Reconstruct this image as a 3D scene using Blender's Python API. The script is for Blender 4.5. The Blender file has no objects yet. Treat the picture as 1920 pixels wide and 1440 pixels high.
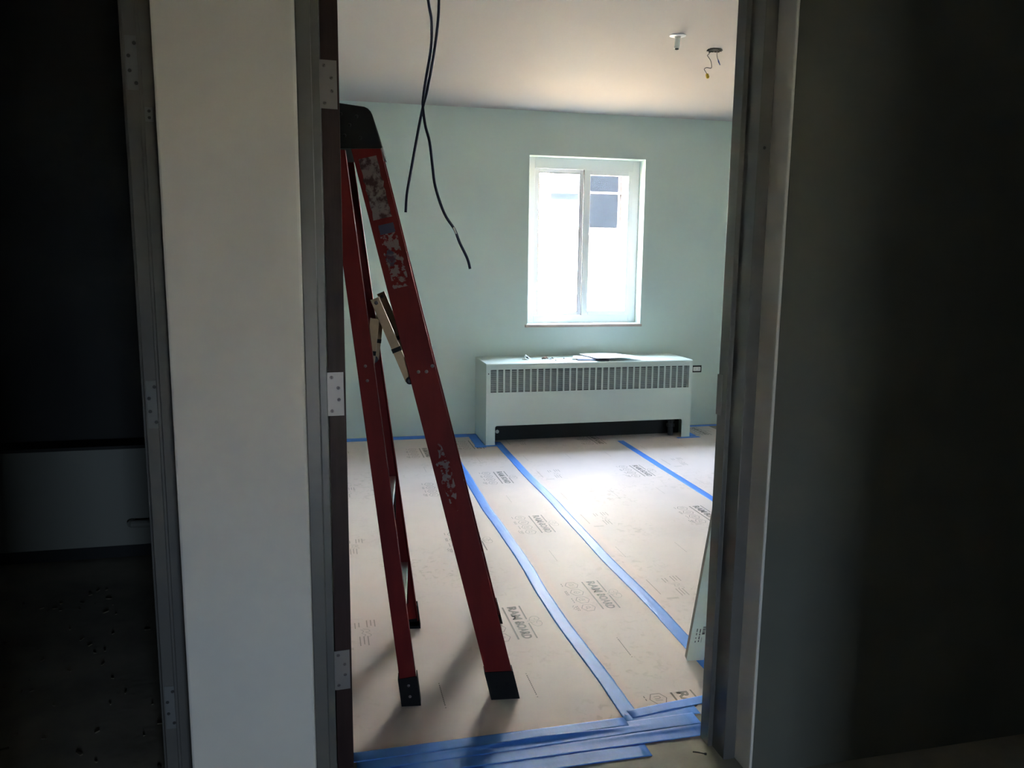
import bpy, bmesh, math, random
from mathutils import Vector, Matrix, noise

random.seed(7)
SC = bpy.context.scene
COL = SC.collection

# ------------------------------------------------------------------ camera
F_PX, PITCH, YAW, ROLL, CAM_H = 1511.3, 0.1579, 0.2353, 0.0112, 1.4388
cam_d = bpy.data.cameras.new('camera')
cam_d.sensor_fit = 'HORIZONTAL'
cam_d.sensor_width = 36.0
cam_d.lens = F_PX / 1920.0 * 36.0
cam_d.clip_start = 0.02
cam = bpy.data.objects.new('camera', cam_d)
COL.objects.link(cam)
r0 = Vector((math.cos(YAW), -math.sin(YAW), 0))
f0 = Vector((math.sin(YAW) * math.cos(PITCH), math.cos(YAW) * math.cos(PITCH), -math.sin(PITCH)))
u0 = r0.cross(f0)
rs = math.cos(ROLL) * r0 + math.sin(ROLL) * u0
us = math.cos(ROLL) * u0 - math.sin(ROLL) * r0
cam.matrix_world = Matrix(((rs.x, us.x, -f0.x, 0), (rs.y, us.y, -f0.y, 0), (rs.z, us.z, -f0.z, CAM_H), (0, 0, 0, 1)))
SC.camera = cam

# ------------------------------------------------------------------ world, sun, exposure
world = bpy.data.worlds.new('hazy_sky')
SC.world = world
world.use_nodes = True
bg = world.node_tree.nodes['Background']
bg.inputs[0].default_value = (0.64, 0.76, 1.0, 1)
bg.inputs[1].default_value = 9.5

sun_d = bpy.data.lights.new('sun', 'SUN')
sun_d.energy = 80.0
sun_d.angle = math.radians(1.5)
sun_d.color = (1.0, 0.90, 0.80)
sun = bpy.data.objects.new('sun', sun_d)
COL.objects.link(sun)
sun.rotation_euler = (math.radians(38), 0, math.radians(-18))   # shines towards +y and down

# sampling aid for the daylight that enters through the window
por_d = bpy.data.lights.new('window_portal', 'AREA')
por_d.shape = 'RECTANGLE'
por_d.size, por_d.size_y = 0.98, 1.33
por_d.cycles.is_portal = True
por = bpy.data.objects.new('window_portal', por_d)
COL.objects.link(por)
por.location = (2.128, 6.60, 1.557)
por.rotation_euler = (math.radians(-90), 0, 0)

por2_d = bpy.data.lights.new('added_window_portal', 'AREA')  # sampling aid for the added hall window
por2_d.shape = 'RECTANGLE'
por2_d.size, por2_d.size_y = 0.48, 0.65
por2_d.cycles.is_portal = True
por2 = bpy.data.objects.new('added_window_portal', por2_d)
COL.objects.link(por2)
por2.location = (0.64, -2.82, 0.545)
por2.rotation_euler = (math.radians(90), 0, 0)

SC.view_settings.view_transform = 'Standard'
SC.view_settings.look = 'None'
SC.view_settings.gamma = 1.0
SC.view_settings.use_curve_mapping = False
SC.view_settings.exposure = 2.9
SC.cycles.max_bounces = 14
SC.cycles.diffuse_bounces = 10
SC.cycles.glossy_bounces = 4
SC.cycles.transparent_max_bounces = 8
SC.cycles.caustics_reflective = False
SC.cycles.caustics_refractive = False
SC.cycles.sample_clamp_indirect = 12.0
SC.cycles.use_denoising = True

# ------------------------------------------------------------------ helpers
def lin(c):
    return tuple(((x / 255) / 12.92 if x / 255 <= 0.04045 else ((x / 255 + 0.055) / 1.055) ** 2.4) for x in c)

def mat(name, col, rough=0.6, spec=0.5, metal=0.0, var=0.0, vscale=8.0, bump=0.0, bscale=60.0, bdist=0.002,
        col2=None, stretch=(1, 1, 1), thresh=None):
    m = bpy.data.materials.new(name)
    m.use_nodes = True
    nt = m.node_tree
    b = nt.nodes['Principled BSDF']
    b.inputs['Base Color'].default_value = (*col, 1)
    b.inputs['Roughness'].default_value = rough
    b.inputs['Specular IOR Level'].default_value = spec
    b.inputs['Metallic'].default_value = metal
    tc = nt.nodes.new('ShaderNodeTexCoord')
    mp = nt.nodes.new('ShaderNodeMapping')
    mp.inputs['Scale'].default_value = stretch
    nt.links.new(tc.outputs['Object'], mp.inputs[0])
    if var > 0 or col2:
        n = nt.nodes.new('ShaderNodeTexNoise')
        n.inputs['Scale'].default_value = vscale
        n.inputs['Detail'].default_value = 5
        n.inputs['Roughness'].default_value = 0.6
        nt.links.new(mp.outputs[0], n.inputs['Vector'])
        r = nt.nodes.new('ShaderNodeValToRGB')
        lo, hi = thresh or (0.3, 0.7)
        r.color_ramp.elements[0].position = lo
        r.color_ramp.elements[1].position = hi
        c2 = col2 or tuple(x * (1 - var) for x in col)
        r.color_ramp.elements[0].color = (*c2, 1)
        r.color_ramp.elements[1].color = (*col, 1)
        nt.links.new(n.outputs['Fac'], r.inputs[0])
        nt.links.new(r.outputs[0], b.inputs['Base Color'])
    if bump > 0:
        n2 = nt.nodes.new('ShaderNodeTexNoise')
        n2.inputs['Scale'].default_value = bscale
        n2.inputs['Detail'].default_value = 4
        nt.links.new(mp.outputs[0], n2.inputs['Vector'])
        bp = nt.nodes.new('ShaderNodeBump')
        bp.inputs['Strength'].default_value = bump
        bp.inputs['Distance'].default_value = bdist
        nt.links.new(n2.outputs['Fac'], bp.inputs['Height'])
        nt.links.new(bp.outputs[0], b.inputs['Normal'])
    return m

def mat_glass(name, tint=(0.93, 0.97, 0.96), gloss=0.06):
    m = bpy.data.materials.new(name)
    m.use_nodes = True
    nt = m.node_tree
    nt.nodes.remove(nt.nodes['Principled BSDF'])
    out = nt.nodes['Material Output']
    t = nt.nodes.new('ShaderNodeBsdfTransparent')
    t.inputs[0].default_value = (*tint, 1)
    g = nt.nodes.new('ShaderNodeBsdfGlossy')
    g.inputs['Roughness'].default_value = 0.02
    mx = nt.nodes.new('ShaderNodeMixShader')
    mx.inputs[0].default_value = gloss
    nt.links.new(t.outputs[0], mx.inputs[1])
    nt.links.new(g.outputs[0], mx.inputs[2])
    nt.links.new(mx.outputs[0], out.inputs[0])
    return m

def mat_emit(name, col, s):
    m = bpy.data.materials.new(name)
    m.use_nodes = True
    b = m.node_tree.nodes['Principled BSDF']
    b.inputs['Base Color'].default_value = (*col, 1)
    b.inputs['Emission Color'].default_value = (*col, 1)
    b.inputs['Emission Strength'].default_value = s
    return m

def tag(o, label=None, cat=None, group=None, kind=None):
    if label: o['label'] = label
    if cat: o['category'] = cat
    if group: o['group'] = group
    if kind: o['kind'] = kind
    return o

def empty(name, loc, label, cat, group=None):
    o = bpy.data.objects.new(name, None)
    o.empty_display_size = 0.1
    COL.objects.link(o)
    o.location = loc
    return tag(o, label, cat, group)

def attach(o, parent):
    if parent is not None:
        o.parent = parent
        if parent.type == 'EMPTY':
            o.matrix_parent_inverse = Matrix.Translation(-Vector(parent.location))

def mesh_of(name, bm, m, smooth=False):
    bmesh.ops.recalc_face_normals(bm, faces=bm.faces[:])
    me = bpy.data.meshes.new(name)
    bm.to_mesh(me)
    bm.free()
    if m is not None: me.materials.append(m)
    if smooth:
        for p in me.polygons: p.use_smooth = True
    return me

def obj(name, bm, m, parent=None, label=None, cat=None, group=None, kind=None, bevel=0, smooth=False, seg=2):
    me = bm if isinstance(bm, bpy.types.Mesh) else mesh_of(name, bm, m, smooth)
    o = bpy.data.objects.new(name, me)
    COL.objects.link(o)
    attach(o, parent)
    if bevel:
        b = o.modifiers.new('bevel', 'BEVEL')
        b.width = bevel
        b.segments = seg
        b.limit_method = 'ANGLE'
    return tag(o, label, cat, group, kind)

def inst(name, me, parent, loc=(0, 0, 0), rot=(0, 0, 0), **kw):
    o = bpy.data.objects.new(name, me)
    COL.objects.link(o)
    attach(o, parent)
    o.location = loc
    o.rotation_euler = rot
    return tag(o, **kw)

def BM(): return bmesh.new()

def box(bm, x0, x1, y0, y1, z0, z1):
    v = [bm.verts.new(p) for p in ((x0, y0, z0), (x1, y0, z0), (x1, y1, z0), (x0, y1, z0), (x0, y0, z1), (x1, y0, z1), (x1, y1, z1), (x0, y1, z1))]
    for f in ((0, 3, 2, 1), (4, 5, 6, 7), (0, 1, 5, 4), (1, 2, 6, 5), (2, 3, 7, 6), (3, 0, 4, 7)):
        bm.faces.new([v[i] for i in f])
    return bm

def abox(*a): return box(BM(), *a)

def prism(bm, pts, d):
    """closed polygon of 3D points, extruded by vector d"""
    d = Vector(d)
    a = [bm.verts.new(p) for p in pts]
    b = [bm.verts.new(Vector(p) + d) for p in pts]
    n = len(pts)
    bm.faces.new(a); bm.faces.new(b[::-1])
    for i in range(n):
        bm.faces.new((a[i], a[(i + 1) % n], b[(i + 1) % n], b[i]))
    return bm

def obb(bm, p0, p1, w, d):
    """bar from p0 to p1 with full-width vectors w and d (centred)"""
    p0, p1, w, d = Vector(p0), Vector(p1), Vector(w) / 2, Vector(d) / 2
    return prism(bm, [p0 - w - d, p0 + w - d, p0 + w + d, p0 - w + d], p1 - p0)

def tube(bm, pts, r, n=8, cap=True):
    pts = [Vector(p) for p in pts]
    rings = []
    prev = None
    for i, p in enumerate(pts):
        t = (pts[min(i + 1, len(pts) - 1)] - pts[max(i - 1, 0)]).normalized()
        if prev is None:
            a = t.orthogonal().normalized()
        else:
            a = (prev - t * prev.dot(t)).normalized()
        prev = a
        b = t.cross(a)
        rr = r[i] if isinstance(r, (list, tuple)) else r
        rings.append([bm.verts.new(p + rr * (math.cos(2 * math.pi * k / n) * a + math.sin(2 * math.pi * k / n) * b)) for k in range(n)])
    for i in range(len(rings) - 1):
        for k in range(n):
            bm.faces.new((rings[i][k], rings[i][(k + 1) % n], rings[i + 1][(k + 1) % n], rings[i + 1][k]))
    if cap:
        bm.faces.new(rings[0]); bm.faces.new(rings[-1][::-1])
    return bm

def smooth_path(pts, sub=6):
    P = [Vector(p) for p in pts]
    out = []
    for i in range(len(P) - 1):
        a, b, c, d = P[max(i - 1, 0)], P[i], P[i + 1], P[min(i + 2, len(P) - 1)]
        for k in range(sub):
            t = k / sub
            out.append(0.5 * ((2 * b) + (c - a) * t + (2 * a - 5 * b + 4 * c - d) * t * t + (3 * b - a - 3 * c + d) * t ** 3))
    out.append(P[-1])
    return out

def lathe(bm, prof, origin, axis=(0, 0, 1), n=20):
    """profile of (radius, height) turned about axis"""
    ax = Vector(axis).normalized()
    a = ax.orthogonal().normalized(); b = ax.cross(a)
    o = Vector(origin)
    rings = []
    for r, h in prof:
        rings.append([bm.verts.new(o + ax * h + max(r, 1e-5) * (math.cos(2 * math.pi * k / n) * a + math.sin(2 * math.pi * k / n) * b)) for k in range(n)])
    for i in range(len(rings) - 1):
        for k in range(n):
            bm.faces.new((rings[i][k], rings[i][(k + 1) % n], rings[i + 1][(k + 1) % n], rings[i + 1][k]))
    bm.faces.new(rings[0]); bm.faces.new(rings[-1][::-1])
    return bm

def arc(cx, cy, r, a0, a1, n=5):
    return [(cx + r * math.cos(math.radians(a0 + (a1 - a0) * i / n)), cy + r * math.sin(math.radians(a0 + (a1 - a0) * i / n))) for i in range(n + 1)]

# ------------------------------------------------------------------ materials
M = {}
M['mint'] = mat('mint_wall_paint', (0.545, 0.63, 0.59), 0.55, bump=0.06, bscale=220, bdist=0.001, var=0.04, vscale=1.5)
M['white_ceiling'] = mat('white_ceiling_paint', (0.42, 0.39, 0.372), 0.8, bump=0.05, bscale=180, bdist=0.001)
M['white_wall'] = mat('white_wall_paint', (0.73, 0.695, 0.64), 0.75, bump=0.12, bscale=260, bdist=0.0012, var=0.05, vscale=5)
M['grey_green_wall'] = mat('dark_grey_green_wall', (0.11, 0.11, 0.09), 0.8, bump=0.12, bscale=260, bdist=0.0012)  # one even dark grey green, much darker than the pier
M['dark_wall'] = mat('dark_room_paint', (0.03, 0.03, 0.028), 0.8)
M['ledge'] = mat('dull_grey_panel', (0.26, 0.26, 0.23), 0.7)
M['steel_paint'] = mat('grey_steel_frame_paint', (0.125, 0.118, 0.108), 0.38, bump=0.03, bscale=300, bdist=0.0005, var=0.08, vscale=6)
M['concrete'] = mat('bare_concrete', (0.50, 0.455, 0.37), 0.85, bump=0.4, bscale=30, bdist=0.003, var=0.45, vscale=3.0)
M['door_edge'] = mat('dark_brown_wood', (0.045, 0.022, 0.019), 0.5, spec=0.2, bump=0.1, bscale=40, stretch=(8, 8, 0.6), var=0.4, vscale=6)
M['hinge'] = mat('dull_hinge_metal', (0.22, 0.20, 0.19), 0.45, metal=0.5)
M['hinge_painted'] = mat('painted_hinge', (0.15, 0.152, 0.15), 0.45)
M['screw_dark'] = mat('dark_screw', (0.03, 0.03, 0.03), 0.5)
M['kraft'] = mat('kraft_board', (0.75, 0.63, 0.60), 0.55, spec=0.12, bump=0.05, bscale=25, bdist=0.002, var=0.10, vscale=2.2)
def scuffed(m, tint):
    nt = m.node_tree
    b = nt.nodes['Principled BSDF']
    src = b.inputs['Base Color'].links[0].from_socket
    tc = nt.nodes.new('ShaderNodeTexCoord')
    n1 = nt.nodes.new('ShaderNodeTexNoise'); n1.inputs['Scale'].default_value = 1.6; n1.inputs['Detail'].default_value = 2
    n2 = nt.nodes.new('ShaderNodeTexNoise'); n2.inputs['Scale'].default_value = 26; n2.inputs['Detail'].default_value = 6; n2.inputs['Distortion'].default_value = 1.2
    r1 = nt.nodes.new('ShaderNodeValToRGB'); r1.color_ramp.elements[0].position = .50; r1.color_ramp.elements[1].position = .64
    r2 = nt.nodes.new('ShaderNodeValToRGB'); r2.color_ramp.elements[0].position = .54; r2.color_ramp.elements[1].position = .66
    mu = nt.nodes.new('ShaderNodeMath'); mu.operation = 'MULTIPLY'
    mu2 = nt.nodes.new('ShaderNodeMath'); mu2.operation = 'MULTIPLY'; mu2.inputs[1].default_value = .32
    mx = nt.nodes.new('ShaderNodeMix'); mx.data_type = 'RGBA'
    for n in (n1, n2): nt.links.new(tc.outputs['Object'], n.inputs['Vector'])
    nt.links.new(n1.outputs['Fac'], r1.inputs[0]); nt.links.new(n2.outputs['Fac'], r2.inputs[0])
    nt.links.new(r1.outputs[0], mu.inputs[0]); nt.links.new(r2.outputs[0], mu.inputs[1])
    nt.links.new(mu.outputs[0], mu2.inputs[0])
    nt.links.new(mu2.outputs[0], mx.inputs[0])
    nt.links.new(src, mx.inputs[6]); mx.inputs[7].default_value = (*tint, 1)
    nt.links.new(mx.outputs[2], b.inputs['Base Color'])
scuffed(M['kraft'], (0.34, 0.27, 0.22))
M['ink'] = mat('grey_brown_ink', (0.22, 0.18, 0.16), 0.6)
M['ink_pale'] = mat('faint_grey_ink', (0.38, 0.31, 0.28), 0.6)
M['tape'] = mat('blue_masking_tape', (0.07, 0.265, 0.85), 0.5, spec=0.3, bump=0.25, bscale=140, bdist=0.0012, stretch=(1, 0.5, 1), var=0.12, vscale=30)
M['red'] = mat('dark_red_fibreglass', (0.17, 0.010, 0.010), 0.55, spec=0.15, bump=0.15, bscale=40, bdist=0.001, stretch=(3, 3, 0.4), var=0.35, vscale=5)
M['black_plastic'] = mat('black_plastic', (0.006, 0.006, 0.007), 0.6, spec=0.15, bump=0.1, bscale=200, bdist=0.0006)
M['alu'] = mat('bare_aluminium', (0.70, 0.70, 0.71), 0.32, metal=0.9, bump=0.05, bscale=120)
M['rivet'] = mat('steel_rivet', (0.16, 0.13, 0.13), 0.5, metal=0.4)
M['spreader'] = mat('tan_zinc_bar', (0.27, 0.185, 0.105), 0.45, metal=0.35, var=0.3, vscale=14)
M['sticker'] = mat('worn_label', (0.20, 0.165, 0.16), 0.8, spec=.2, col2=(0.06, 0.03, 0.03), vscale=48, thresh=(0.42, 0.56))
M['sticker_worn'] = mat('torn_label', (0.20, 0.16, 0.16), 0.8, spec=.2, col2=(0.14, 0.009, 0.009), vscale=55, thresh=(0.48, 0.54))
M['sticker_navy'] = mat('navy_print', (0.03, 0.03, 0.07), 0.6)
M['vinyl'] = mat('white_window_vinyl', (0.80, 0.80, 0.82), 0.35)
M['sill_wood'] = mat('pale_brown_sill', (0.42, 0.33, 0.28), 0.5, var=0.2, vscale=20, stretch=(1, 6, 6))
M['gasket'] = mat('dark_gasket', (0.10, 0.09, 0.09), 0.7)
M['glass'] = mat_glass('window_glass')
M['convector'] = mat('pale_mint_enamel', (0.55, 0.63, 0.595), 0.38, spec=0.5, var=0.04, vscale=3)
M['void'] = mat('black_interior', (0.012, 0.013, 0.015), 0.7)
M['fins'] = mat('grey_coil_fins', (0.05, 0.055, 0.06), 0.5, metal=0.4)
M['paper'] = mat('white_paper', (0.82, 0.82, 0.84), 0.6)
M['paper_dark'] = mat('navy_cover', (0.03, 0.04, 0.08), 0.5)
M['white_plastic'] = mat('white_plastic', (0.75, 0.75, 0.73), 0.4)
M['brown'] = mat('rusty_brown', (0.22, 0.11, 0.08), 0.7, var=0.4, vscale=60)
M['wire_dark'] = mat('dark_wire', (0.03, 0.03, 0.04), 0.5)
M['cable'] = mat('navy_cable_jacket', (0.010, 0.016, 0.055), 0.42)
M['yellow'] = mat('yellow_connector', (0.55, 0.38, 0.02), 0.4)
M['blue_tip'] = mat('blue_wire_tip', (0.03, 0.06, 0.30), 0.4)
M['hole'] = mat('raw_plaster_hole', (0.10, 0.09, 0.08), 0.9, var=0.6, vscale=60)
M['board_face'] = mat('white_melamine', (0.70, 0.78, 0.77), 0.45)
M['board_edge'] = mat('raw_board_edge', (0.46, 0.40, 0.35), 0.7, var=0.2, vscale=20)
M['ink_black'] = mat('black_print', (0.03, 0.03, 0.06), 0.6)
M['facade'] = mat('cream_render', (0.80, 0.76, 0.70), 0.8, bump=0.1, bscale=40)
M['pale_ground'] = mat('pale_concrete_ground', (0.30, 0.225, 0.15), 0.85, var=0.2, vscale=1.2)
M['added_plinth'] = mat('added_plinth_grey', (0.32, 0.29, 0.25), 0.8)  # darker than the facade so less light bounces to the ceiling
M['brown_frame'] = mat('brown_window_frame', (0.018, 0.008, 0.006), 0.6)
M['rail_grey'] = mat('grey_rail', (0.03, 0.028, 0.032), 0.7)
M['haze_panel'] = mat('sky_haze_tone', (0.0045, 0.0050, 0.0054), 0.8, var=0.4, vscale=6)  # near-black blue tuned to read as bright haze in the pane
M['grass'] = mat('hedge_leaves', (0.06, 0.10, 0.04), 0.8, var=0.5, vscale=20)
M['lamp_glow'] = mat_emit('warm_lamp', (1.0, 0.75, 0.35), 1.2)

# ------------------------------------------------------------------ key dimensions
YW, YF, YI = 1.854, 1.935, 2.105         # corridor wall face, door frame face, room side of front wall
YB, ZC = 6.330, 2.557                    # back wall, ceiling
XL, XR = -0.28, 3.75                     # side walls of green room
HEAD = 2.135
CZ = 2.557

# ------------------------------------------------------------------ structure: floor, ceilings, walls
obj('floor', abox(-3.2, 4.6, -7.0, 6.60, -0.25, 0.0), M['concrete'], kind='structure', label='bare grey brown concrete floor slab', cat='floor')
obj('ceiling', abox(XL - .14, XR + .15, YI, 6.60, ZC, ZC + .35), M['white_ceiling'], kind='structure', label='white painted ceiling of the green room', cat='ceiling')
obj('ceiling_hall', abox(-3.2, 4.6, -4.4, YI, CZ, CZ + .35), M['white_wall'], kind='structure', label='unlit ceiling of the dark hall', cat='ceiling')

# back wall with window opening
WX0, WX1, WZ0, WZ1 = 1.639, 2.6166, 0.890, 2.222
bm = BM()
box(bm, XL - .14, WX0, YB, YB + .27, 0, ZC)
box(bm, WX1, XR + .15, YB, YB + .27, 0, ZC)
box(bm, WX0, WX1, YB, YB + .27, 0, WZ0)
box(bm, WX0, WX1, YB, YB + .27, WZ1, ZC)
obj('wall_back', bm, M['mint'], kind='structure', label='mint green back wall with the window in it', cat='wall')
obj('wall_left', abox(XL - .14, XL, YI, YB, 0, ZC), M['mint'], kind='structure', label='mint green side wall behind the open door', cat='wall')
obj('wall_right', abox(XR, XR + .15, YI, YB, 0, ZC), M['mint'], kind='structure', label='mint green side wall beyond the right jamb', cat='wall')
# front wall: pier, right part, above the door (hall side pale paint)
obj('wall_pier', abox(-0.319, -0.036, YW, YI, 0, CZ), M['white_wall'], kind='structure', bevel=.006, label='pale grey pier between the two doorways', cat='wall')
obj('trim_3', abox(1.143, 1.152, YW - .001, YI, 0, CZ), M['white_wall'], kind='structure', bevel=.004, label='pale corner strip beside the right jamb', cat='trim')  # wall return in the pier's colour, paler than the wall beside it
obj('wall_front', abox(1.152, 4.6, YW, YI, 0, CZ), M['grey_green_wall'], kind='structure', label='dark grey green hall wall right of the doorway', cat='wall')
obj('wall_over_door', abox(-0.036, 1.143, YW, YI, HEAD + .05, CZ), M['white_wall'], kind='structure', label='hall wall above the doorway', cat='wall')
# room-side skin of the front wall
bm = BM()
box(bm, XL, -0.06, YI, YI + .012, 0, ZC)
box(bm, 1.165, XR, YI, YI + .012, 0, ZC)
box(bm, -0.06, 1.165, YI, YI + .012, HEAD + .07, ZC)
obj('wall_front_inner', bm, M['mint'], kind='structure', label='room side of the door wall in mint green', cat='wall')
# hall
HY = -2.6
obj('wall_hall_left', abox(-0.42, -0.28, HY, 0.56, 0, CZ), M['white_wall'], kind='structure', label='hall wall before the dark doorway', cat='wall')
bm = BM(); box(bm, -0.42, -0.28, 0.56, 1.985, HEAD + .05, CZ)
obj('wall_over_dark_door', bm, M['white_wall'], kind='structure', label='hall wall above the dark doorway', cat='wall')
bm = BM()
HX0, HX1, HZ0, HZ1 = 0.40, 0.88, 0.22, 0.87
box(bm, -0.42, HX0, HY - .2, HY, 0, CZ); box(bm, HX1, 1.25, HY - .2, HY, 0, CZ)
box(bm, HX0, HX1, HY - .2, HY, 0, HZ0); box(bm, HX0, HX1, HY - .2, HY, HZ1, CZ)
obj('wall_hall_back', bm, M['white_wall'], kind='structure', label='hall end wall behind the viewer', cat='wall')
obj('wall_hall_blocker', abox(1.10, 1.25, HY, 0.20, 0, CZ), M['white_wall'], kind='structure', label='unseen hall wall placed to block light from the wall right of the doorway', cat='wall')  # unseen, placed so the added window's light misses the right-hand wall
obj('wall_hall_corner', abox(1.25, 4.6, 0.05, 0.20, 0, CZ), M['grey_green_wall'], kind='structure', label='hall wall facing the dark grey green wall', cat='wall')
obj('wall_hall_side', abox(4.45, 4.6, 0.20, YW, 0, CZ), M['grey_green_wall'], kind='structure', label='far end wall of the side passage', cat='wall')
obj('added_canopy', abox(-3.2, 4.6, HY - 3.6, HY - .2, CZ, CZ + .2), M['white_wall'], kind='structure', label='added unseen canopy that shades the ground at the added hall window', cat='canopy')  # added out of view to keep sun off the ground there
# dark side room
DY = 3.98
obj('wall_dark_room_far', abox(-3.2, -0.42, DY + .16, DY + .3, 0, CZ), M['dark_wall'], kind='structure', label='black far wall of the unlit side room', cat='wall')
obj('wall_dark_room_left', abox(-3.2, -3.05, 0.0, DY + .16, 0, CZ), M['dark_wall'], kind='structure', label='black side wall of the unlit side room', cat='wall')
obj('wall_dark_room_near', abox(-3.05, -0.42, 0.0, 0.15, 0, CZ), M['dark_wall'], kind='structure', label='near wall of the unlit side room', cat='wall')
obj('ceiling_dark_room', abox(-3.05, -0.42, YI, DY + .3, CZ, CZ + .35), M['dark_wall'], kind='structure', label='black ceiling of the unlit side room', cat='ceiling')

# ------------------------------------------------------------------ door frames
def jamb(name, pts, parent=None, h=HEAD):
    bm = BM()
    prism(bm, [(x, y, 0) for x, y in pts], (0, 0, h))
    return obj(name, bm, M['steel_paint'], parent, bevel=.0018)

fr = empty('trim_1', (0.55, 2.0, 0), 'grey painted steel frame of the open doorway', 'door frame')
fr['kind'] = 'structure'
xs, xr_ = -0.004, 1.107          # soffit planes
jamb('jamb', [(-0.036, YF), (xs, YF), (xs, 2.005), (0.0145, 2.005), (0.0145, 2.055), (xs, 2.055), (xs, YI + .004), (-0.055, YI + .004), (-0.055, YI), (-0.036, YI)], fr, HEAD + .05)
jamb('jamb', [(1.143, YF), (1.143, YI), (1.160, YI), (1.160, YI + .016), (1.1285, YI + .016), (1.1285, 2.055), (1.093, 2.055), (1.093, 2.005), (xr_, 2.005), (xr_, YF)], fr, HEAD + .05)
bm = BM()
prism(bm, [(xs, YF, HEAD + .05), (xs, YF, HEAD), (xs, 2.005, HEAD), (xs, 2.005, HEAD - .0), (xs, YI + .004, HEAD), (xs, YI + .004, HEAD + .05)], (xr_ - xs, 0, 0))
obj('head', bm, M['steel_paint'], fr)
obj('strike_plate', abox(1.0905, 1.0935, 2.030, 2.058, 1.00, 1.115), M['hinge'], fr, bevel=.001)
obj('screw_hole', lathe(BM(), [(.0045, 0), (.004, .0008)], (1.125, YF + .0002, 1.72), (0, -1, 0), 12), M['screw_dark'], fr)

# frame of the dark doorway (its far jamb faces the viewer)
f2 = empty('trim_2', (-0.37, 1.99, 0), 'grey steel frame of the unlit doorway on the left', 'door frame')
f2['kind'] = 'structure'
bm = BM()
prism(bm, [(-0.319, 1.984, 0), (-0.319, YI, 0), (-0.42, YI, 0), (-0.42, 2.06, 0), (-0.402, 2.06, 0), (-0.402, 2.000, 0), (-0.373, 2.000, 0), (-0.373, 1.988, 0), (-0.365, 1.988, 0), (-0.365, 1.984, 0)], (0, 0, CZ - .003))
obj('jamb', bm, M['steel_paint'], f2, bevel=.0015)
obj('jamb', abox(-0.42, -0.28, 0.56, 0.59, 0, HEAD), M['steel_paint'], f2)
for zc_ in (1.847, 1.085, .318):
    hp = obj('hinge_plate', abox(-0.398, -0.374, 1.9985, 2.0002, zc_ - .057, zc_ + .057), M['hinge_painted'], f2, bevel=.0006)
    for k, (dx, dz) in enumerate(((.019, .042), (.006, .015), (.007, -.016), (.019, -.042))):
        s = obj('screw', lathe(BM(), [(.0042, 0), (.0035, .0012), (.0, .0013)], (-0.398 + dx, 1.9985, zc_ + dz), (0, -1, 0), 10), M['screw_dark'], hp)
obj('latch_bracket', abox(-0.362, -0.345, 1.980, 1.984, 1.722, 1.752), M['hinge_painted'], f2, bevel=.001)
for dz in (1.730, 1.744):
    obj('bracket_hole', lathe(BM(), [(.0035, 0), (.003, .0008)], (-0.353, 1.980, dz), (0, -1, 0), 10), M['screw_dark'], f2)

# ------------------------------------------------------------------ open door (hinge edge towards the viewer)
dr = empty('door_1', (0.018, 2.109, 0), 'dark brown wooden door swung open, its hinge edge showing', 'door')
dr['kind'] = 'structure'
ang = math.radians(4.0)                    # a little past square
dx_, dy_ = Vector((-math.sin(ang), math.cos(ang), 0)), Vector((math.cos(ang), math.sin(ang), 0))
P0 = Vector((0.018, 2.109, 0.012))
bm = BM()
prism(bm, [P0, P0 + dy_ * .0437, P0 + dy_ * .0437 + dx_ * 1.09, P0 + dx_ * 1.09], (0, 0, 2.108))
obj('door_leaf', bm, M['door_edge'], dr, bevel=.0012)
for zc_ in (1.847, 1.079, .311):
    bm = BM()
    q = P0 + dy_ * -.012 - dx_ * .0012
    prism(bm, [(q.x, q.y, zc_ - .057), (q.x, q.y, zc_ + .057), tuple(Vector((q.x, q.y, zc_ + .057)) + dy_ * .0505), tuple(Vector((q.x, q.y, zc_ - .057)) + dy_ * .0505)], tuple(dx_ * .0016))
    hg = obj('hinge', bm, M['hinge'], dr)
    for a, dz in ((.020, .044), (.037, .016), (.038, -.015), (.020, -.044)):
        c_ = q + dy_ * a
        s = obj('screw', lathe(BM(), [(.0046, 0), (.0038, .001), (0, .0011)], (c_.x, c_.y, zc_ + dz), tuple(-dx_), 12), M['rivet'], hg)
        bm = BM(); sa = random.uniform(0, 3.1)
        e1 = dy_ * math.cos(sa) * .0036 + Vector((0, 0, math.sin(sa) * .0036))
        cc = Vector((c_.x, c_.y, zc_ + dz)) - dx_ * .0012
        obb(bm, cc - e1, cc + e1, e1.normalized().cross(dx_) * .0014, dx_ * .0006)
        obj('screw_slot', bm, M['screw_dark'], hg)
    kn = P0 - dy_ * .006 + dx_ * .004
    obj('knuckle', tube(BM(), [(kn.x, kn.y + .004, zc_ - .057), (kn.x, kn.y + .004, zc_ + .057)], .006, 10), M['hinge'], hg)

# ------------------------------------------------------------------ window
w = empty('window_1', (2.128, YB + .15, WZ0), 'white sliding window with two panes above the convector', 'window')
w['kind'] = 'structure'
yf0, yf1 = YB + .125, YB + .215           # frame depth range
def rect_frame(name, x0, x1, z0, z1, y0, y1, l, r, b, t, m, parent, bevel=.002):
    bm = BM()
    box(bm, x0, x0 + l, y0, y1, z0, z1)
    box(bm, x1 - r, x1, y0, y1, z0, z1)
    box(bm, x0 + l, x1 - r, y0, y1, z0, z0 + b)
    box(bm, x0 + l, x1 - r, y0, y1, z1 - t, z1)
    return obj(name, bm, m, parent, bevel=bevel)
rect_frame('frame', WX0, WX1, WZ0, WZ1, yf0, yf1, .080, .058, .062, .085, M['vinyl'], w)
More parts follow.
